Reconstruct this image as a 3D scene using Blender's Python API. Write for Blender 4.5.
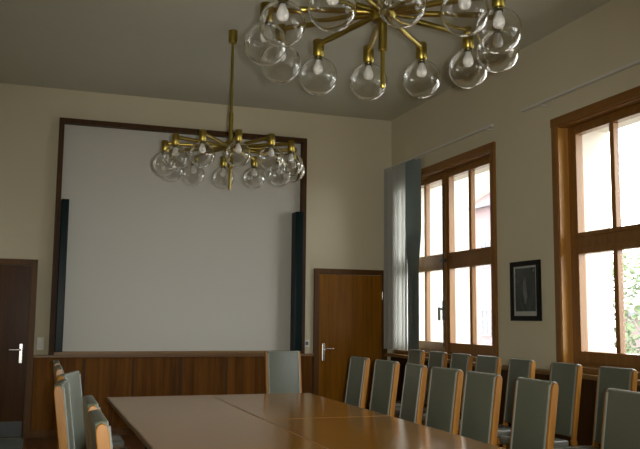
import bpy, bmesh, math, random
from mathutils import Vector, Matrix
random.seed(7)
PI = math.pi
for o in list(bpy.data.objects): bpy.data.objects.remove(o)
SC = bpy.context.scene
C = SC.collection

# ------------------------------------------------------------------ camera
CAM = dict(f=809.5, x=-4.6449, y=-10.329, z=1.4275, yaw=.3339, pitch=.1158, roll=.0097)
cd = bpy.data.cameras.new('camera'); cam = bpy.data.objects.new('camera', cd); C.objects.link(cam)
cd.sensor_width = 36; cd.lens = CAM['f']/640*36; cd.clip_start = .05; cd.clip_end = 500
def _cam():
    cy, sy = math.cos(CAM['yaw']), math.sin(CAM['yaw']); cp, sp = math.cos(CAM['pitch']), math.sin(CAM['pitch'])
    f = Vector((sy*cp, cy*cp, sp)); r = Vector((cy, -sy, 0)); u = r.cross(f)
    c, s = math.cos(CAM['roll']), math.sin(CAM['roll'])
    R, U = c*r+s*u, c*u-s*r
    m = Matrix((R, U, -f)).transposed().to_4x4(); m.translation = Vector((CAM['x'], CAM['y'], CAM['z']))
    return m
cam.matrix_world = _cam()
SC.camera = cam

# ------------------------------------------------------------------ world, light, exposure
SKY = 5.6
w = bpy.data.worlds.new('overcast_sky'); SC.world = w; w.use_nodes = True
bg = w.node_tree.nodes['Background']; bg.inputs[0].default_value = (.97, .98, 1.0, 1); bg.inputs[1].default_value = SKY
SC.view_settings.view_transform = 'Standard'; SC.view_settings.look = 'None'
SC.view_settings.gamma = 1; SC.view_settings.use_curve_mapping = False
SC.view_settings.exposure = 1.0
try:
    SC.cycles.max_bounces = 24; SC.cycles.transmission_bounces = 24; SC.cycles.glossy_bounces = 6; SC.cycles.diffuse_bounces = 6; SC.cycles.transparent_max_bounces = 24
    SC.cycles.caustics_reflective = False; SC.cycles.caustics_refractive = True; SC.cycles.blur_glossy = 1.0
except Exception: pass
ROOM = dict(left=-6.4, back=0.0, rear=-13.9, H=4.233)
W_HALF = 1.22; WZ0, WZ1 = 1.0, 3.28
WIN_C = [-1.455, -5.115, -8.775, -12.435]
REAR_C = []                              # windows in the wall behind the camera
for i, wy in enumerate(WIN_C):                       # sky portals: only guide the sampling of the sky
    l = bpy.data.lights.new('window_portal', 'AREA'); l.shape = 'RECTANGLE'; l.size = WZ1-WZ0; l.size_y = 2*W_HALF
    l.cycles.is_portal = True
    lo = bpy.data.objects.new('window_portal', l); C.objects.link(lo)
    lo.matrix_world = Matrix.Translation((.56, wy, (WZ0+WZ1)/2)) @ Matrix.Rotation(PI/2, 4, 'Y')

fl = bpy.data.lights.new('camera_flash', 'SPOT'); fl.energy = 330; fl.spot_size = math.radians(64); fl.spot_blend = 1.0; fl.shadow_soft_size = .03; fl.color = (1, .96, .88)
flo = bpy.data.objects.new('camera_flash', fl); C.objects.link(flo); flo.matrix_world = cam.matrix_world @ Matrix.Translation((.09, .03, 0))
for i, wx in enumerate(REAR_C):
    l = bpy.data.lights.new('window_portal', 'AREA'); l.shape = 'RECTANGLE'; l.size = 2*W_HALF; l.size_y = WZ1-WZ0
    l.cycles.is_portal = True
    lo = bpy.data.objects.new('window_portal', l); C.objects.link(lo)
    lo.matrix_world = Matrix.Translation((wx, ROOM['rear']-.56, (WZ0+WZ1)/2)) @ Matrix.Rotation(PI/2, 4, 'X')
# ------------------------------------------------------------------ materials
def mat(name):
    m = bpy.data.materials.new(name); m.use_nodes = True
    nt = m.node_tree; b = nt.nodes['Principled BSDF']
    return m, nt, b
def plain(name, col, rough=.6, metal=0, noise=.06, scale=8, bump=0, bscale=200, spec=.5, coat=0):
    m, nt, b = mat(name)
    tc = nt.nodes.new('ShaderNodeTexCoord')
    n = nt.nodes.new('ShaderNodeTexNoise'); n.inputs['Scale'].default_value = scale; n.inputs['Detail'].default_value = 4
    nt.links.new(tc.outputs['Object'], n.inputs['Vector'])
    r = nt.nodes.new('ShaderNodeMapRange')
    r.inputs['To Min'].default_value = 1-noise; r.inputs['To Max'].default_value = 1+noise
    nt.links.new(n.outputs['Fac'], r.inputs['Value'])
    v = nt.nodes.new('ShaderNodeVectorMath'); v.operation = 'SCALE'; v.inputs[0].default_value = col
    nt.links.new(r.outputs[0], v.inputs['Scale']); nt.links.new(v.outputs[0], b.inputs['Base Color'])
    b.inputs['Roughness'].default_value = rough; b.inputs['Metallic'].default_value = metal
    b.inputs['Specular IOR Level'].default_value = spec; b.inputs['Coat Weight'].default_value = coat
    if bump:
        n2 = nt.nodes.new('ShaderNodeTexNoise'); n2.inputs['Scale'].default_value = bscale
        nt.links.new(tc.outputs['Object'], n2.inputs['Vector'])
        bp = nt.nodes.new('ShaderNodeBump'); bp.inputs['Strength'].default_value = bump; bp.inputs['Distance'].default_value = .002
        nt.links.new(n2.outputs['Fac'], bp.inputs['Height']); nt.links.new(bp.outputs[0], b.inputs['Normal'])
    return m
def wood(name, dark, light, grain='Z', rough=.35, board=None, baxis=0, coat=0.0, spec=.5):
    """grain runs along one axis; optional boards of a given width across baxis, each with its own tone"""
    m, nt, b = mat(name); N = nt.nodes.new; L = nt.links.new
    tc = N('ShaderNodeTexCoord'); mp = N('ShaderNodeMapping'); L(tc.outputs['Object'], mp.inputs['Vector'])
    s = {'X': (1.2, 22, 22), 'Y': (22, 1.2, 22), 'Z': (22, 22, 1.2)}[grain]; mp.inputs['Scale'].default_value = s
    n = N('ShaderNodeTexNoise'); n.inputs['Scale'].default_value = 1; n.inputs['Detail'].default_value = 6; n.inputs['Distortion'].default_value = .6
    L(mp.outputs[0], n.inputs['Vector'])
    mp2 = N('ShaderNodeMapping'); mp2.inputs['Scale'].default_value = [q*5 for q in s]; L(tc.outputs['Object'], mp2.inputs['Vector'])
    n2 = N('ShaderNodeTexNoise'); n2.inputs['Scale'].default_value = 1; L(mp2.outputs[0], n2.inputs['Vector'])
    ad = N('ShaderNodeMath'); ad.operation = 'MULTIPLY_ADD'; ad.inputs[1].default_value = .35; L(n2.outputs['Fac'], ad.inputs[0])
    sc = N('ShaderNodeMath'); sc.operation = 'MULTIPLY_ADD'; sc.inputs[1].default_value = 1.5; sc.inputs[2].default_value = -.42
    L(n.outputs['Fac'], sc.inputs[0]); L(sc.outputs[0], ad.inputs[2]); fac = ad.outputs[0]
    if board:
        sx = N('ShaderNodeSeparateXYZ'); L(tc.outputs['Object'], sx.inputs[0])
        d = N('ShaderNodeMath'); d.operation = 'DIVIDE'; d.inputs[1].default_value = board; L(sx.outputs[baxis], d.inputs[0])
        fl = N('ShaderNodeMath'); fl.operation = 'FLOOR'; L(d.outputs[0], fl.inputs[0])
        wn = N('ShaderNodeTexWhiteNoise'); wn.noise_dimensions = '1D'; L(fl.outputs[0], wn.inputs['W'])
        a2 = N('ShaderNodeMath'); a2.operation = 'MULTIPLY_ADD'; a2.inputs[1].default_value = .5
        L(wn.outputs['Value'], a2.inputs[0])
        a3 = N('ShaderNodeMath'); a3.operation = 'ADD'; a3.inputs[1].default_value = -.25; L(fac, a3.inputs[0]); L(a3.outputs[0], a2.inputs[2]); fac = a2.outputs[0]
    mx = N('ShaderNodeMix'); mx.data_type = 'RGBA'; mx.clamp_factor = True
    mx.inputs['A'].default_value = (*dark, 1); mx.inputs['B'].default_value = (*light, 1)
    L(fac, mx.inputs['Factor']); L(mx.outputs['Result'], b.inputs['Base Color'])
    b.inputs['Roughness'].default_value = rough; b.inputs['Coat Weight'].default_value = coat; b.inputs['Coat Roughness'].default_value = .15
    b.inputs['Specular IOR Level'].default_value = spec
    return m
def glass_pane(name, fac=.03, power=5):
    m = bpy.data.materials.new(name); m.use_nodes = True; nt = m.node_tree; nt.nodes.clear()
    o = nt.nodes.new('ShaderNodeOutputMaterial'); t = nt.nodes.new('ShaderNodeBsdfTransparent'); g = nt.nodes.new('ShaderNodeBsdfGlossy')
    g.inputs['Roughness'].default_value = .02; t.inputs[0].default_value = (.95, .96, .95, 1)
    lg = nt.nodes.new('ShaderNodeLayerWeight'); lg.inputs[0].default_value = .5
    pw = nt.nodes.new('ShaderNodeMath'); pw.operation = 'POWER'; pw.inputs[1].default_value = power; nt.links.new(lg.outputs['Facing'], pw.inputs[0])
    lw = nt.nodes.new('ShaderNodeMath'); lw.operation = 'MULTIPLY_ADD'; lw.inputs[1].default_value = .9; lw.inputs[2].default_value = fac; nt.links.new(pw.outputs[0], lw.inputs[0])
    mx = nt.nodes.new('ShaderNodeMixShader'); nt.links.new(lw.outputs[0], mx.inputs[0])
    nt.links.new(t.outputs[0], mx.inputs[1]); nt.links.new(g.outputs[0], mx.inputs[2]); nt.links.new(mx.outputs[0], o.inputs[0])
    return m
M = {}
M['paint'] = plain('cream_wall_paint', (.60, .55, .40), .85, noise=.05, scale=1.3, bump=.12)
M['ceil'] = plain('off_white_ceiling_paint', (.55, .55, .46), .9, noise=.05, scale=1)
M['reveal'] = plain('pale_plaster', (.56, .52, .45), .9)
M['lit_lining'] = wood('window_lining_wood_lit', (.34, .15, .028), (.54, .27, .06), 'Z', .3)  # jamb wood made lighter to paint in the light that falls on it
M['floor'] = wood('brown_parquet', (.05, .018, .007), (.16, .065, .022), 'Y', .35, board=.09, baxis=0)
M['panel'] = wood('brown_panelling', (.068, .024, .003), (.185, .070, .007), 'Z', .5, spec=.10, board=.13, baxis=0)
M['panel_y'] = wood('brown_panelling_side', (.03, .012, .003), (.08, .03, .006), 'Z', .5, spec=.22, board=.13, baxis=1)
M['cap'] = wood('panelling_cap', (.14, .07, .02), (.26, .14, .045), 'X', .4)
M['cap_y'] = wood('panelling_cap_side', (.14, .07, .02), (.26, .14, .045), 'Y', .35)
M['door'] = wood('door_veneer', (.15, .056, .004), (.34, .142, .010), 'Z', .3, spec=.16)
M['doorframe'] = wood('door_frame_wood', (.06, .024, .004), (.13, .056, .010), 'Z', .45, spec=.25)
M['olddoor'] = wood('dark_door_wood', (.035, .013, .003), (.08, .032, .007), 'Z', .32, spec=.10)
M['win_z'] = wood('window_wood_upright', (.145, .060, .008), (.29, .128, .021), 'Z', .35)
M['win_y'] = wood('window_wood_rail', (.14, .056, .007), (.28, .120, .019), 'Y', .35)
M['screenframe'] = wood('dark_frame_wood', (.035, .015, .003), (.08, .034, .007), 'Z', .5, spec=.2)
M['screen'] = plain('matt_white_screen', (.55, .54, .485), .8, noise=.03, scale=.8)
M['teal'] = plain('glossy_dark_teal', (.004, .013, .014), .3, spec=.08)
M['table'] = wood('table_veneer', (.20, .080, .006), (.37, .165, .018), 'Y', .15, spec=.17)
M['tableedge'] = wood('table_edge_wood', (.16, .085, .03), (.28, .16, .06), 'Y', .35)
M['chairwood'] = wood('chair_beech', (.28, .115, .013), (.48, .22, .034), 'Z', .35)
M['vinyl'] = plain('grey_green_upholstery', (.12, .135, .098), .33, spec=.55, noise=.08, scale=30, bump=.25, bscale=350)
M['seat'] = plain('grey_green_vinyl_lit', (.20, .205, .18), .27, spec=.55, noise=.06, scale=30)  # same vinyl as the backrest, lightened for the window sheen on the seats
M['piping_and_glint'] = plain('grey_piping_and_glint', (.24, .25, .21), .4, noise=.05)  # cord down the sides, and a painted glint along the top
M['brass'] = plain('brass', (.36, .27, .06), .33, metal=1, noise=.06)
M['black'] = plain('black_metal', (.015, .015, .014), .4)
M['bulb'] = plain('opal_bulb', (.93, .92, .88), .12, noise=.01)
m, nt, b = mat('clear_globe_glass'); M['globe'] = m
b.inputs['Transmission Weight'].default_value = 1; b.inputs['Roughness'].default_value = 0; b.inputs['IOR'].default_value = 1.45; b.inputs['Base Color'].default_value = (.99, .99, .98, 1)
M['pane'] = glass_pane('window_glass')
M['ebony'] = plain('black_frame_wood', (.008, .008, .008), .5, spec=.15)
M['chrome'] = plain('satin_metal', (.62, .62, .60), .25, metal=1)
M['white'] = plain('white_plastic', (.72, .70, .64), .4, noise=.02)
M['rail'] = plain('white_rail', (.62, .62, .58), .4, noise=.02)
M['grey'] = plain('grey_metal_plate', (.09, .095, .095), .5, metal=.3)
M['mat'] = plain('grey_mat', (.13, .14, .135), .9, bump=.5, bscale=300)
M['photo'] = plain('dark_print', (.02, .03, .025), .25, noise=.5, scale=9)
M['mount'] = plain('grey_mount', (.42, .43, .40), .5, noise=.02)
M['figure'] = plain('pale_print', (.10, .11, .10), .3, noise=.6, scale=25)
M['pink'] = plain('pink_render', (.19, .135, .135), .9)
M['creamwall'] = plain('cream_facade', (.24, .22, .18), .9)
M['winframe'] = plain('white_window_paint', (.26, .25, .26), .6)
M['winglass'] = plain('distant_glass', (.05, .055, .07), .15)
M['roof'] = plain('roof_tile', (.13, .085, .085), .8)
M['street'] = plain('street_paving', (.22, .21, .19), .9)
M['leaf'] = plain('tree_leaf', (.10, .135, .06), .6, noise=.4, scale=2)
M['bark'] = plain('tree_bark', (.06, .045, .03), .9)
# slats: thin fabric that lets light through
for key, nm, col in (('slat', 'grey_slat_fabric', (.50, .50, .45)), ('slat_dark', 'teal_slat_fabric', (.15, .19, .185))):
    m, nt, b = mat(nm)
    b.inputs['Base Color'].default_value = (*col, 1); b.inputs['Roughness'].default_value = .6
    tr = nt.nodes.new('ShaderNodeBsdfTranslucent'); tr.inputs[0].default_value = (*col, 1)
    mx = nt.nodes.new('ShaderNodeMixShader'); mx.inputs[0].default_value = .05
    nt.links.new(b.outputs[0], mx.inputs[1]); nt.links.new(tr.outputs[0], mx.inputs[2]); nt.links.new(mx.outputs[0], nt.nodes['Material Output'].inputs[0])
    M[key] = m

# ------------------------------------------------------------------ mesh helpers
class MB:
    def __init__(s): s.bm = bmesh.new()
    def box(s, x0, x1, y0, y1, z0, z1, bev=0, seg=2, mat=None):
        g = bmesh.ops.create_cube(s.bm, size=1)
        vs = g['verts']
        T = Matrix.Translation(((x0+x1)/2, (y0+y1)/2, (z0+z1)/2)) @ Matrix.Diagonal((abs(x1-x0), abs(y1-y0), abs(z1-z0), 1))
        if mat is not None: T = mat @ T
        bmesh.ops.transform(s.bm, matrix=T, verts=vs)
        if bev:
            es = list({e for v in vs for e in v.link_edges})
            bmesh.ops.bevel(s.bm, geom=es, offset=bev, segments=seg, profile=.6, affect='EDGES')
        return s
    def tube(s, a, b, r, r2=None, n=14, cap=True):
        a, b = Vector(a), Vector(b); d = b-a
        g = bmesh.ops.create_cone(s.bm, cap_ends=cap, segments=n, radius1=r, radius2=r if r2 is None else r2, depth=d.length)
        q = d.to_track_quat('Z', 'Y').to_matrix().to_4x4()
        bmesh.ops.transform(s.bm, matrix=Matrix.Translation((a+b)/2) @ q, verts=g['verts'])
        return s
    def lathe(s, prof, c=(0, 0, 0), n=24):
        c = Vector(c); rings = []
        for r, z in prof:
            if r < 1e-5: rings.append([s.bm.verts.new(c+Vector((0, 0, z)))])
            else: rings.append([s.bm.verts.new(c+Vector((r*math.cos(2*PI*k/n), r*math.sin(2*PI*k/n), z))) for k in range(n)])
        for A, B in zip(rings, rings[1:]):
            for k in range(n):
                k2 = (k+1) % n
                if len(A) == 1 and len(B) == 1: continue
                if len(A) == 1: s.bm.faces.new((A[0], B[k2], B[k]))
                elif len(B) == 1: s.bm.faces.new((A[k], A[k2], B[0]))
                else: s.bm.faces.new((A[k], A[k2], B[k2], B[k]))
        return s
    def prism(s, pts, ax, a0, a1):
        """outline pts in the two other axes, extruded along axis ax from a0 to a1"""
        def P(u, v, t):
            return Vector({'X': (t, u, v), 'Y': (u, t, v), 'Z': (u, v, t)}[ax])
        A = [s.bm.verts.new(P(u, v, a0)) for u, v in pts]; B = [s.bm.verts.new(P(u, v, a1)) for u, v in pts]
        s.bm.faces.new(A); s.bm.faces.new(B[::-1])
        n = len(pts)
        for k in range(n): s.bm.faces.new((A[k], B[k], B[(k+1) % n], A[(k+1) % n]))
        return s
    def build(s, name, m, parent=None, smooth=False, bev=0, weld=False):
        if weld: bmesh.ops.remove_doubles(s.bm, verts=s.bm.verts, dist=1e-5)
        bmesh.ops.recalc_face_normals(s.bm, faces=s.bm.faces)
        me = bpy.data.meshes.new(name); s.bm.to_mesh(me); s.bm.free()
        if smooth:
            for p in me.polygons: p.use_smooth = True
        o = bpy.data.objects.new(name, me); C.objects.link(o)
        me.materials.append(m)
        if parent: o.parent = parent
        if bev:
            md = o.modifiers.new('edge', 'BEVEL'); md.width = bev; md.segments = 2; md.limit_method = 'ANGLE'
        if smooth: 
            md = o.modifiers.new('es', 'EDGE_SPLIT'); md.split_angle = math.radians(40)
        return o
def tag(o, label=None, cat=None, group=None, kind=None):
    for k, v in (('label', label), ('category', cat), ('group', group), ('kind', kind)):
        if v: o[k] = v
    return o
def empty(name, loc=(0, 0, 0), rz=0, label=None, cat=None, group=None, kind=None):
    o = bpy.data.objects.new(name, None); C.objects.link(o); o.location = loc; o.rotation_euler = (0, 0, rz); o.empty_display_size = .1
    return tag(o, label, cat, group, kind)
def kids(o): return [c for c in C.objects if c.parent == o]
def copy_tree(o, parent=None):
    ks = kids(o); c = o.copy(); C.objects.link(c); c.parent = parent
    for k in ks: copy_tree(k, c)
    return c

# ------------------------------------------------------------------ room shell
L, RR, H = ROOM['left'], ROOM['rear'], ROOM['H']
TH = .55                                                # thickness of the window wall
S = lambda o: tag(o, kind='structure')
S(MB().box(L-.2, TH, RR-TH, .2, -.2, 0).build('floor', M['floor']))
S(MB().box(L-.2, TH, RR-TH, .2, H, H+.2).build('ceiling', M['ceil']))
S(MB().box(L-.2, TH, 0, .2, 0, H).build('wall_back', M['paint']))
mb = MB(); xs = [L-.2]
for c in reversed(REAR_C): xs += [c-W_HALF, c+W_HALF]
xs.append(TH)
mb.box(L-.2, TH, RR-TH, RR, 0, WZ0); mb.box(L-.2, TH, RR-TH, RR, WZ1, H)
for k in range(0, len(xs), 2): mb.box(xs[k], xs[k+1], RR-TH, RR, WZ0, WZ1)
S(mb.build('wall_rear', M['paint']))
S(MB().box(L-.2, L, RR, 0, 0, H).build('wall_left', M['paint']))
mb = MB(); ys = [0.0]
for c in WIN_C: ys += [c+W_HALF, c-W_HALF]
ys.append(RR)
mb.box(0, TH, RR, 0, 0, WZ0); mb.box(0, TH, RR, 0, WZ1, H)
for k in range(0, len(ys), 2): mb.box(0, TH, ys[k+1], ys[k], WZ0, WZ1)
S(mb.build('wall_right', M['paint']))

# wainscot and its cap along the back wall, and along the window wall
CAPZ = .968
D_R = (-1.145, -.085)      # right door, outer frame
D_L = (-5.72, -4.656)      # left door
for n_, (x0, x1) in enumerate(((D_L[1], D_R[0]), (L, D_L[0])), 1):
    t = MB().box(x0, x1, -.028, 0, .08, CAPZ-.035)
    pw = .62; k = max(1, round((x1-x0)/pw))
    S(t.build('trim_%d' % n_, M['panel']))
    par = C.objects['trim_%d' % n_]
    st = MB()
    for q in range(k+1):
        xx = x0+(x1-x0)*q/k; st.box(max(x0, xx-.014), min(x1, xx+.014), -.034, -.027, .08, CAPZ-.05)
    st.build('panel_strip', M['screenframe'], par)
    MB().box(x0, x1, -.055, 0, CAPZ-.035, CAPZ, .006).build('cap_rail', M['cap'], par)
    MB().box(x0, x1, -.04, 0, 0, .085, .004).build('skirting', M['doorframe'], par)
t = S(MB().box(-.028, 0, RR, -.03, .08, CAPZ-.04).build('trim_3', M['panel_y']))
MB().box(-.13, 0, RR, -.03, CAPZ-.04, CAPZ, .006).build('cap_rail', M['cap_y'], t)
MB().box(-.04, 0, RR, -.03, 0, .085, .004).build('skirting', M['doorframe'], t)
S(MB().box(L, L+.025, RR, 0, 0, .1).build('baseboard_left', M['doorframe']))
S(MB().box(L, 0, RR, RR+.025, 0, .1).build('baseboard_rear', M['doorframe']))

# ------------------------------------------------------------------ doors
def door(name, x0, x1, m, kick, hx, hz, label):
    r = empty(name, (0, 0, 0), kind='structure')
    fw = .07; top = 2.1
    MB().box(x0, x0+fw, -.05, 0, 0, top, .005).box(x1-fw, x1, -.05, 0, 0, top, .005).box(x0+fw, x1-fw, -.05, 0, top-fw, top, .005).build('door_frame', M['doorframe'], r)
    MB().box(x0+fw+.004, x1-fw-.004, -.028, -.002, .012, top-fw-.004, .003).build('door_leaf', m, r)
    hd = MB().box(hx-.02, hx+.02, -.036, -.026, hz-.13, hz+.10, .006).build('handle_plate', M['chrome'], r)
    s = 1 if label == 'R' else -1
    MB().tube((hx, -.03, hz+.03), (hx, -.085, hz+.03), .011).tube((hx-.005*s, -.08, hz+.03), (hx+.13*s, -.08, hz+.03), .011).build('lever', M['chrome'], hd, smooth=True)
    if kick: MB().box(x0+fw+.02, x1-fw-.02, -.033, -.027, .02, .20, .001).build('kick_plate', M['grey'], r)
    for hzz in (.3, 1.75):
        xx = x1-fw if label == 'R' else x0+fw
        MB().tube((xx, -.04, hzz-.05), (xx, -.04, hzz+.05), .009).build('hinge', M['chrome'], r, smooth=True)
    return r
door('door_1', *D_R, M['door'], False, -1.005, 1.0, 'R')
door('door_2', *D_L, M['olddoor'], True, -4.80, 1.0, 'L')
tag(MB().box(-5.65, -4.72, -.85, -.10, 0.0, .012, .004).build('doormat', M['mat']), 'grey mat on the floor before the dark left door', 'doormat')

# ------------------------------------------------------------------ windows
def window(idx, cy):
    r = empty('window_%d' % idx, (0, 0, 0), kind='structure')
    y0, y1 = cy-W_HALF, cy+W_HALF
    cw = .085
    c = MB()
    c.box(-.03, .0, y1, y1+cw, CAPZ, WZ1+cw-.01, .006).box(-.03, .0, y0-cw, y0, CAPZ, WZ1+cw-.01, .006)
    c.build('casing', M['win_z'], r)
    MB().box(-.034, .0, y0-cw-.005, y1+cw+.005, WZ1, WZ1+cw, .006).build('head_casing', M['win_y'], r)
    MB().box(-.03, 0, y0, y1, CAPZ, WZ0, .003).build('apron', M['win_y'], r)
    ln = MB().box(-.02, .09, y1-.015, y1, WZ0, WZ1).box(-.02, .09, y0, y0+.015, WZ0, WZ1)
    ln.build('jamb_lining', M['lit_lining'], r)
    MB().box(-.02, .09, y0+.015, y1-.015, WZ1-.015, WZ1).build('head_lining', M['win_y'], r)
    MB().box(-.045, .09, y0+.015, y1-.015, WZ0, WZ0+.02, .004).build('window_sill', M['cap_y'], r)
    X0, X1 = .09, .155
    MB().box(.18, TH+.005, y1-.012, y1+.001, WZ0, WZ1).box(.18, TH+.005, y0-.001, y0+.012, WZ0, WZ1).box(.18, TH+.005, y0+.012, y1-.012, WZ1-.012, WZ1+.001).build('outer_reveal', M['reveal'], r)
    MB().box(.18, TH+.06, y0+.012, y1-.012, WZ0-.001, WZ0+.025, .004).build('outer_sill', M['grey'], r)
    # fixed frame
    MB().box(X0, X1+.02, y1-.07, y1, WZ0, WZ1).box(X0, X1+.02, y0, y0+.07, WZ0, WZ1).box(X0, X1+.02, y0+.07, y1-.07, WZ1-.06, WZ1).box(X0, X1+.02, y0+.07, y1-.07, WZ0, WZ0+.06).box(X0, X1+.02, y0+.07, y1-.07, 2.10, 2.21).build('window_frame', M['win_z'], r)
    for s in (1, -1):
        A = cy+s*.012; B = cy+s*(W_HALF-.072)           # a pair of casements, lower and upper
        for za, zb in ((WZ0+.055, 2.105), (2.205, WZ1-.055)):
            lo, hi = min(A, B), max(A, B)
            stA, stB = .08, .08
            p0, p1 = cy+s*.09, cy+s*(W_HALF-.15)
            b0, b1 = min(p0, p1), max(p0, p1)
            mid = (b0+b1)/2
            zi, zo = za+.06, zb-.06
            if za < 2: zo = 2.045; zi = 1.155
            else: zi = 2.243; zo = 3.178
            f = MB().box(X0-.015, X1, lo, b0, za, zb, .004).box(X0-.015, X1, b1, hi, za, zb, .004)
            f.box(X0-.015, X1, b0, b1, za, zi, .004).box(X0-.015, X1, b0, b1, zo, zb, .004)
            f.box(X0-.005, X1-.01, mid-.028, mid+.028, zi, zo, .006)
            fr = f.build('casement', M['win_z'], r)
            for q0, q1 in ((b0, mid-.028), (mid+.028, b1)):
                MB().box(.125, .129, q0, q1, zi, zo).build('pane', M['pane'], fr)
    # cover strip where the casements meet, and the espagnolette handle on it
    MB().box(X0-.035, X0-.012, cy-.03, cy+.03, WZ0+.02, WZ1-.02, .006).build('meeting_strip', M['win_z'], r)
    h = MB().box(X0-.06, X0-.03, cy-.025, cy+.025, 1.42, 1.66, .006).tube((X0-.06, cy, 1.56), (X0-.11, cy, 1.56), .014).box(X0-.125, X0-.10, cy-.016, cy+.016, 1.42, 1.58, .006)
    h.build('window_handle', M['black'], r)
    MB().tube((X0-.05, cy, 1.1), (X0-.05, cy, 3.1), .008, n=10).build('bolt_rod', M['black'], r, smooth=True)
    for dz in (2.12, 2.2):
        pass
    MB().box(X0-.06, X0-.03, cy-.05, cy+.05, 2.13, 2.17, .004).build('rod_keeper', M['black'], r)
    return r
for i, c in enumerate(WIN_C, 1): window(i, c)
for i, c in enumerate(REAR_C, len(WIN_C)+1):
    r = window(i, c); r.location = (0, RR, 0); r.rotation_euler = (0, 0, -PI/2)

# ------------------------------------------------------------------ vertical blind, tracks
vb = empty('vertical_blind', (-.1, 0, 0), label='grey vertical slat blind drawn into the corner beside the far window', cat='blind')
RZ = 3.50
MB().box(-.03, .012, -2.88, -.02, RZ, RZ+.022, .004).box(.0, .10, -2.7, -2.67, RZ+.004, RZ+.018).box(.0, .10, -.3, -.27, RZ+.004, RZ+.018).build('head_rail', M['rail'], vb)
NS = 14
for k in range(NS):
    cyk = -.07-k*.072
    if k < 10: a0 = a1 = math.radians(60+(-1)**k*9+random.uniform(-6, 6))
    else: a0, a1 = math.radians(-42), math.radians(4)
    bm = bmesh.new(); n = 28; rows = []
    wv = .0635
    for j in range(n+1):
        z = RZ-.01-(RZ-.01-1.03)*j/n
        t = min(1, max(0, (j/n-.36)/.2)); a = a0+(a1-a0)*t
        d = Vector((math.sin(a), math.cos(a), 0)); nn = Vector((math.cos(a), -math.sin(a), 0))*.001
        c0 = Vector((0, cyk, z))
        rows.append([bm.verts.new(c0-d*wv-nn), bm.verts.new(c0+d*wv-nn), bm.verts.new(c0+d*wv+nn), bm.verts.new(c0-d*wv+nn)])
    for A, B in zip(rows, rows[1:]):
        for q in range(4): bm.faces.new((A[q], A[(q+1) % 4], B[(q+1) % 4], B[q]))
    bm.faces.new(rows[0]); bm.faces.new(rows[-1][::-1])
    mb = MB(); mb.bm.free(); mb.bm = bm
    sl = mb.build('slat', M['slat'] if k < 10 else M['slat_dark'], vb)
    MB().box(-.006, .006, cyk-.006, cyk+.006, RZ-.014, RZ+.004).build('slat_clip', M['white'], sl)
trk = MB().box(-.13, -.088, -6.6, -3.45, RZ+.02, RZ+.042, .004)
for yy in (-3.7, -5.1, -6.4): trk.box(-.10, -.0, yy-.015, yy+.015, RZ+.024, RZ+.038)
tag(trk.build('curtain_track', M['rail']), 'long thin white track on the wall above the near window', 'curtain track')

# ------------------------------------------------------------------ framed projection screen and its dark uprights
sc = empty('projection_screen', (-2.9, 0, CAPZ), label='large white screen in a dark wooden frame on the back wall', cat='screen')
def rel(o, par):
    o.location = [-v for v in par.location]; return o
FX0, FX1, FZ = -4.49, -1.30, 3.845
rel(MB().box(FX0+.06, FX1-.06, -.03, -.004, CAPZ+.04, FZ-.06).build('screen_panel', M['screen'], sc), sc)
for x0 in (FX0, FX1-.062):
    rel(MB().box(x0, x0+.062, -.13, 0, CAPZ, FZ, .004).build('frame_upright', M['screenframe'], sc), sc)
rel(MB().box(FX0+.062, FX1-.062, -.13, 0, FZ-.062, FZ, .004).build('frame_head', M['screenframe'], sc), sc)
rel(MB().box(FX0+.062, FX1-.062, -.10, 0, CAPZ, CAPZ+.04, .004).build('frame_sill', M['cap'], sc), sc)
for x0, x1, lab in ((-4.425, -4.335, 'dark teal glossy upright panel at the left edge of the screen'), (-1.475, -1.366, 'dark teal glossy upright panel at the right edge of the screen')):
    r = empty('upright_panel', ((x0+x1)/2, -.031, CAPZ+.04), label=lab, cat='panel', group='dark uprights beside the screen')
    w_ = (x1-x0)/2
    MB().box(-w_, w_, -.19, 0, .0, 2.79-CAPZ, .008).build('panel_body', M['teal'], r)
    MB().box(-w_+.012, w_-.012, -.194, -.189, .04, 2.76-CAPZ, .001).build('front_strip', M['teal'], r)

# ------------------------------------------------------------------ switch, socket, picture
r = empty('light_switch', (-4.585, 0, 1.10), label='white light switch on the wall beside the dark left door', cat='light switch')
MB().box(-.04, .04, -.012, 0, -.075, .075, .004).build('cover_plate', M['white'], r)
MB().box(-.026, .026, -.019, -.011, -.006, .056, .003).build('rocker', M['white'], r)
r = empty('door_switch', (-1.235, 0, 1.10), label='small white switch between the screen frame and the right door', cat='light switch')
MB().box(-.036, .036, -.012, 0, -.05, .05, .004).build('cover_plate', M['white'], r)
MB().box(-.02, .02, -.018, -.011, -.022, .022, .003).build('rocker', M['mat'], r)
pc = empty('framed_picture', (0, -3.30, 1.725), label='small black framed picture on the wall between the two windows', cat='picture')
hw, hh, fw = .258, .30, .05
MB().box(-.03, 0, -hw, -hw+fw, -hh, hh, .004).box(-.03, 0, hw-fw, hw, -hh, hh, .004).box(-.03, 0, -hw+fw, hw-fw, hh-fw, hh, .004).box(-.03, 0, -hw+fw, hw-fw, -hh, -hh+fw, .004).build('picture_frame', M['ebony'], pc)
MB().box(-.014, -.002, -hw+fw, hw-fw, -hh+fw, hh-fw).build('mount_board', M['mount'], pc)
pr = MB().box(-.0165, -.013, -hw+fw+.03, hw-fw-.03, -hh+fw+.045, hh-fw-.02).build('print', M['photo'], pc)
fg = MB(); pts = []
for j in range(24):
    a = 2*PI*j/24; pts.append((.035*math.cos(a)*(1+.3*math.sin(2*a)), .14*math.sin(a)+.0))
fg.prism(pts, 'X', -.0185, -.016); fg.build('pale_shape', M['figure'], pr)

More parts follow.
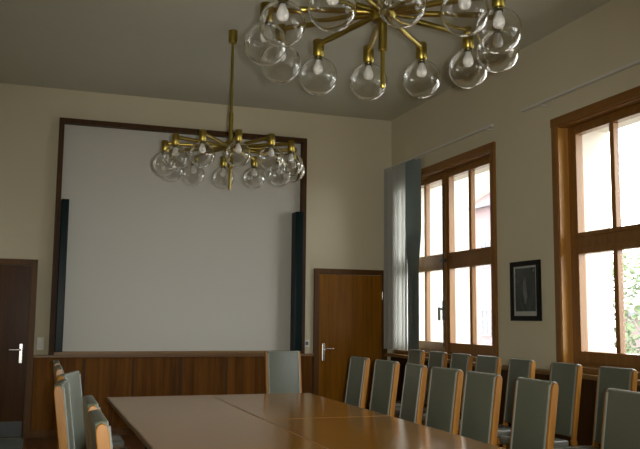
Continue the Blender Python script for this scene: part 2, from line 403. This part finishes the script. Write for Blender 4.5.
# ------------------------------------------------------------------ chandeliers
def chandelier(loc, s, ph, label):
    x, y, zg = loc
    za = .215*s                                        # arm axis above the globe centres
    root = empty('chandelier', (x, y, zg+za), 0, label, 'chandelier', 'brass chandeliers over the table')
    top = H-(zg+za)
    MB().lathe([(0, top), (.045, top), (.045, top-.10), (.04, top-.125), (.02, top-.13), (0, top-.13)]).build('ceiling_canopy', M['brass'], root, True)
    MB().tube((0, 0, .03), (0, 0, top-.12), .014).tube((0, 0, .05), (0, 0, .34), .022).build('stem', M['brass'], root, True)
    MB().lathe([(0, .06), (.06*s, .055), (.075*s, .03), (.075*s, -.03), (.06*s, -.055), (0, -.06)]).build('hub', M['brass'], root, True)
    MB().tube((0, 0, -.05), (0, 0, -.23*s), .027*s).tube((0, 0, -.23*s), (0, 0, -.44*s), .014*s).lathe([(0, -.435*s), (.016*s, -.44*s), (.012*s, -.455*s), (0, -.46*s)]).build('finial', M['brass'], root, True)
    R = .68*s; gr = .125*s
    proto = None
    for k in range(12):
        a = ph+k*PI/6
        if proto is None:
            arm = MB().tube((.05*s, 0, 0), (R, 0, 0), .019*s).build('arm', M['brass'], root, True)
            MB().lathe([(0, .03*s), (.03*s, .03*s), (.036*s, .022*s), (.036*s, -.075*s), (.03*s, -.085*s), (0, -.085*s)], (R, 0, 0)).build('lamp_holder', M['brass'], arm, True)
            MB().lathe([(0, -.084*s), (.024*s, -.084*s), (.024*s, -.108*s), (0, -.108*s)], (R, 0, 0)).build('bulb_socket', M['black'], arm, True)
            MB().lathe([(.018*s, -.107*s), (.021*s, -.125*s), (.032*s, -.15*s), (.035*s, -.168*s), (.031*s, -.187*s), (.019*s, -.2*s), (0, -.204*s)], (R, 0, 0)).build('light_bulb', M['bulb'], arm, True)
            pr = []
            for t in (1, 0):                             # outer then inner skin: a real wall of glass
                rr = gr-(0 if t else .004*s)
                rng = [math.radians(16+164*j/22) for j in range(23)]
                q = [(rr*math.sin(v), rr*math.cos(v)-za) for v in rng]
                pr += q if t else q[::-1]
            pr = [(0 if r_ < 1e-6 else r_, z_) for r_, z_ in pr]
            MB().lathe(pr+[pr[0]], (R, 0, 0), 32).build('glass_globe', M['globe'], arm, True, weld=True)
            proto = arm
        else: arm = copy_tree(proto, root)
        arm.rotation_euler = (0, 0, a)
    return root
chandelier((-2.815, -6.138, 2.996), 1.0, .252, 'near brass chandelier with clear globes, cut by the top of the picture')
chandelier((-2.947, -2.769, 2.872), .915, -.109, 'far brass chandelier on a long rod, hanging before the screen')

# ------------------------------------------------------------------ conference tables
TX0, TX1, TY = -4.05, -2.245, -3.15
TS = -3.17
TL = 1.82
def table(x0, x1, y1, label, dz=0):
    y0 = y1-TL+.006
    cx, cy = (x0+x1)/2, (y0+y1)/2
    r = empty('conference_table', (cx, cy, 0), 0, label, 'table', 'conference tables pushed together')
    a, b_ = (x1-x0)/2-.001, (y1-y0)/2
    MB().box(-a+.008, a-.008, -b_+.008, b_-.008, .722+dz, .75+dz, .002).build('tabletop', M['table'], r)
    e = MB().box(-a, -a+.008, -b_, b_, .72+dz, .749+dz, .002).box(a-.008, a, -b_, b_, .72+dz, .749+dz, .002).box(-a+.008, a-.008, -b_, -b_+.008, .72+dz, .749+dz, .002).box(-a+.008, a-.008, b_-.008, b_, .72+dz, .749+dz, .002)
    e.build('edge_band', M['tableedge'], r)
    MB().box(-a+.09, a-.09, -b_+.085, -b_+.105, .65, .721+dz).box(-a+.09, a-.09, b_-.105, b_-.085, .65, .721+dz).box(-a+.07, -a+.09, -b_+.09, b_-.09, .65, .721+dz).box(a-.09, a-.07, -b_+.09, b_-.09, .65, .721+dz).build('apron', M['doorframe'], r)
    for sx in (-1, 1):
        for sy in (-1, 1):
            MB().tube((sx*(a-.34), sy*(b_-.10), 0), (sx*(a-.34), sy*(b_-.10), .721), .02, .028).build('leg', M['doorframe'], r, True)
    return r
words = ['farthest from the camera', 'second from the screen', 'nearest the camera']
for i in range(3):
    table(TX0, TS, TY-i*TL, 'brown table in the left half, '+['at the screen end', 'second from the screen', 'third from the screen, mostly below the picture'][i], 0 if i != 1 else .004)
    table(TS, TX1, TY-i*TL, 'brown table in the right half, '+['at the screen end', 'second from the screen', 'third from the screen, mostly below the picture'][i])

# ------------------------------------------------------------------ chairs
CW = .200                                              # half width
REC = math.radians(7.5)
def make_chair():
    """faces -Y in its own frame; origin on the floor below the foot of the backrest"""
    r = empty('conference_chair')
    T = Matrix.Translation((0, 0, .46)) @ Matrix.Rotation(-REC, 4, 'X')       # backrest leans to +Y
    c = MB().box(-CW+.018, CW-.018, -.025, .021, .03, .622, .014, 3, T); c.build('backrest', M['vinyl'], r, True)
    bk = kids(r)[-1]
    for sx in (-1, 1):
        pts = [T @ Vector((sx*(CW-.028), -.023, .05)), T @ Vector((sx*(CW-.028), -.023, .600))]
        MB().tube(pts[0], pts[1], .008, n=8).build('piping_and_glint', M['piping_and_glint'], bk, True)
    MB().tube(T @ Vector((-CW+.028, -.018, .613)), T @ Vector((CW-.028, -.018, .613)), .007, n=8).build('piping_and_glint', M['piping_and_glint'], bk, True)  # added cord, its pale grey stands for light caught on the top edge
    for sx in (-1, 1):                                  # wooden side with rounded head, on down as the rear leg
        prof = [(-.021, -.02), (.021, -.02), (.022, .57), (.020, .596), (.012, .611), (.0, .616), (-.012, .611), (-.020, .596), (-.022, .57)]
        m_ = MB()
        x0, x1 = (sx*(CW-.022), sx*CW)
        pts = [((T @ Vector((0, a, b_))).y, (T @ Vector((0, a, b_))).z) for a, b_ in prof]
        m_.prism(pts, 'X', min(x0, x1), max(x0, x1)); o = m_.build('back_stile', M['chairwood'], r, bev=.004)
        m_ = MB().prism([(-.028, .47), (.026, .47), (.075, 0), (.045, 0)], 'X', min(x0, x1)-.002, max(x0, x1)+.002); m_.build('leg', M['chairwood'], r, bev=.003)
        MB().prism([(-.42, .43), (-.375, .43), (-.385, 0), (-.415, 0)], 'X', min(x0, x1)-.006, max(x0, x1)+.002).build('leg', M['chairwood'], r, bev=.003)
        MB().box(min(x0, x1), max(x0, x1), -.38, -.03, .355, .405, .003).build('side_rail', M['chairwood'], r)
    MB().box(-CW+.02, CW-.02, -.405, -.385, .355, .405, .003).build('front_rail', M['chairwood'], r)
    MB().box(-CW-.002, CW+.002, -.455, -.045, .405, .475, .025, 3).build('seat', M['seat'], r, True)
    return r
proto = make_chair(); first = [True]
LEAN = .61*math.sin(REC)
def chair(x, y, face, label, group=None):
    """x, y = middle of the top front edge of the backrest; face = angle it faces (0 = -Y, pi/2 turns to +X)"""
    o = proto if first[0] else copy_tree(proto); first[0] = False
    off = Vector((0, LEAN-.028, 0)); off.rotate(Matrix.Rotation(face, 3, 'Z'))
    o.location = (x-off.x, y-off.y, 0); o.rotation_euler = (0, 0, face)
    tag(o, label, 'chair', group)
    return o
ORD = ['first', 'second', 'third', 'fourth', 'fifth', 'sixth']
G = 'grey green chairs around the tables'
FRONT = [(-3.23, 0), (-3.85, 3), (-4.42, -6), (-4.93, 3), (-5.45, 2), (-6.07, -1), (-6.90, -5)]
for i, (y, a) in enumerate(FRONT):
    lab = 'grey green chair right of the table, '+(['farthest of its row, nearest the right door', 'second of its row from the far end', 'third of its row from the far end', 'fourth of its row from the far end', 'fifth of its row from the far end', 'sixth of its row from the far end', 'nearest of its row, at the right picture edge'][i])
    chair(-1.80, y, -PI/2+math.radians(a), lab, G)
BACK = [-1.64, -2.18, -2.71, -3.25, -3.83, -4.49, -5.13]
for i, y in enumerate(BACK):
    lab = 'chair against the window wall, '+(['farthest of its row beside the blind', 'second of its row from the blind', 'third of its row from the blind', 'fourth of its row from the blind', 'fifth from the blind, below the framed picture', 'sixth from the blind, at the near window', 'nearest of its row, below the near window'][i])
    chair(-.44, y, -PI/2+math.radians(random.uniform(-3, 3)), lab, 'grey green chairs along the window wall')
chair(-2.11, -1.86, math.radians(4), 'grey green chair alone at the far head of the table', G)
LEFT = [(-4.455, -3.55, 0), (-4.455, -4.28, 0), (-4.41, -4.96, -16), (-4.475, -5.68, -6), (-4.385, -6.68, 0), (-4.393, -7.27, 0)]
labs = ['grey green chair left of the table, farthest of its row', 'grey green chair left of the table, second from the screen', 'grey green chair left of the table, turned so its front shows',
        'grey green chair left of the table, fourth from the screen, orange wood side showing', 'grey green chair left of the table, second from the camera', 'grey green chair left of the table, nearest the camera']
for (x, y, a), lab in zip(LEFT, labs):
    chair(x, y, PI/2+math.radians(a), lab, G)

# ------------------------------------------------------------------ outside
GZ = -4.5
S(MB().box(TH, 120, -60, 120, GZ-.2, GZ).build('ground', M['street']))
def building(name, x0, x1, y0, y1, z1, m, wy, wz, label, ridge):
    r = empty(name, ((x0+x1)/2, (y0+y1)/2, GZ), 0, label, 'building')
    rel(MB().box(x0, x1, y0, y1, GZ, z1).build('facade', m, r), r)
    rel(MB().prism([(x0-.5, z1), (x1+.5, z1), ((x0+x1)/2, z1+ridge)], 'Y', y0-.3, y1+.3).build('roof', M['roof'], r), r)
    rel(MB().box(x0-.55, x0-.35, y0-.3, y1+.3, z1-.1, z1+.1).build('gutter', M['winglass'], r), r)
    for y in wy:
        for z in wz:
            f = MB().box(x0-.06, x0-.01, y-.55, y-.45, z-.85, z+.85).box(x0-.06, x0-.01, y+.45, y+.55, z-.85, z+.85).box(x0-.06, x0-.01, y-.45, y+.45, z+.75, z+.85).box(x0-.06, x0-.01, y-.45, y+.45, z-.85, z-.75).box(x0-.06, x0-.01, y-.04, y+.04, z-.75, z+.75).box(x0-.06, x0-.01, y-.45, y+.45, z+.2, z+.28)
            fo = rel(f.build('house_window', M['winframe'], r), r)
            MB().box(x0-.03, x0-.012, y-.45, y+.45, z-.75, z+.75).build('house_pane', M['winglass'], fo)
    return r
building('pink_house', 22, 25.5, 31.5, 35.9, 8.6, M['pink'], (32.3, 34.45), (-2.2, 1.3, 5.6), 'pink house with small windows seen through the far window', 1.5)
building('cream_house', 22, 31, 36.3, 62, 12, M['creamwall'], (39, 43, 47), (-2.2, 1.3, 5.6), 'pale cream house beyond the far window', 2.5)
building('low_house', 26, 33, 17, 27.0, 1.8, M['pink'], (19, 22, 25), (-1.6,), 'low pinkish house behind the tree outside the near window', 1.2)
def tree(x, y, h, rad, label):
    r = empty('leafy_tree', (x, y, GZ), 0, label, 'tree')
    tk = MB().tube((0, 0, 0), (.1, .05, h*.5), .16, .10)
    for k in range(6):
        a = k*PI/3; tk.tube((.1, .05, h*(.38+.02*k)), (math.cos(a)*rad*.6, math.sin(a)*rad*.6, h*(.6+.03*k)), .07, .03, n=8)
    tk.build('trunk', M['bark'], r, True)
    bm = bmesh.new(); rng = random.Random(3)
    for k in range(4200):
        d = Vector((rng.gauss(0, 1), rng.gauss(0, 1), rng.gauss(0, 1))); d.normalize()
        rr = rng.uniform(.55, 1)**.5*(1+.22*math.sin(5*d.x+2)*math.cos(4*d.z+d.y*3))
        c = Vector((d.x*rad*rr, d.y*rad*rr, h*.68+d.z*h*.36*rr))
        u = Vector((rng.gauss(0, 1), rng.gauss(0, 1), rng.gauss(0, 1))).normalized(); v = u.orthogonal().normalized()
        q = .13
        bm.faces.new([bm.verts.new(c+u*q), bm.verts.new(c+v*q*.6), bm.verts.new(c-u*q), bm.verts.new(c-v*q*.6)])
    mb = MB(); mb.bm.free(); mb.bm = bm; mb.build('foliage', M['leaf'], r)
    return r
tree(15.5, 12.6, 8.2, 2.6, 'pale green leafy tree outside the near window')
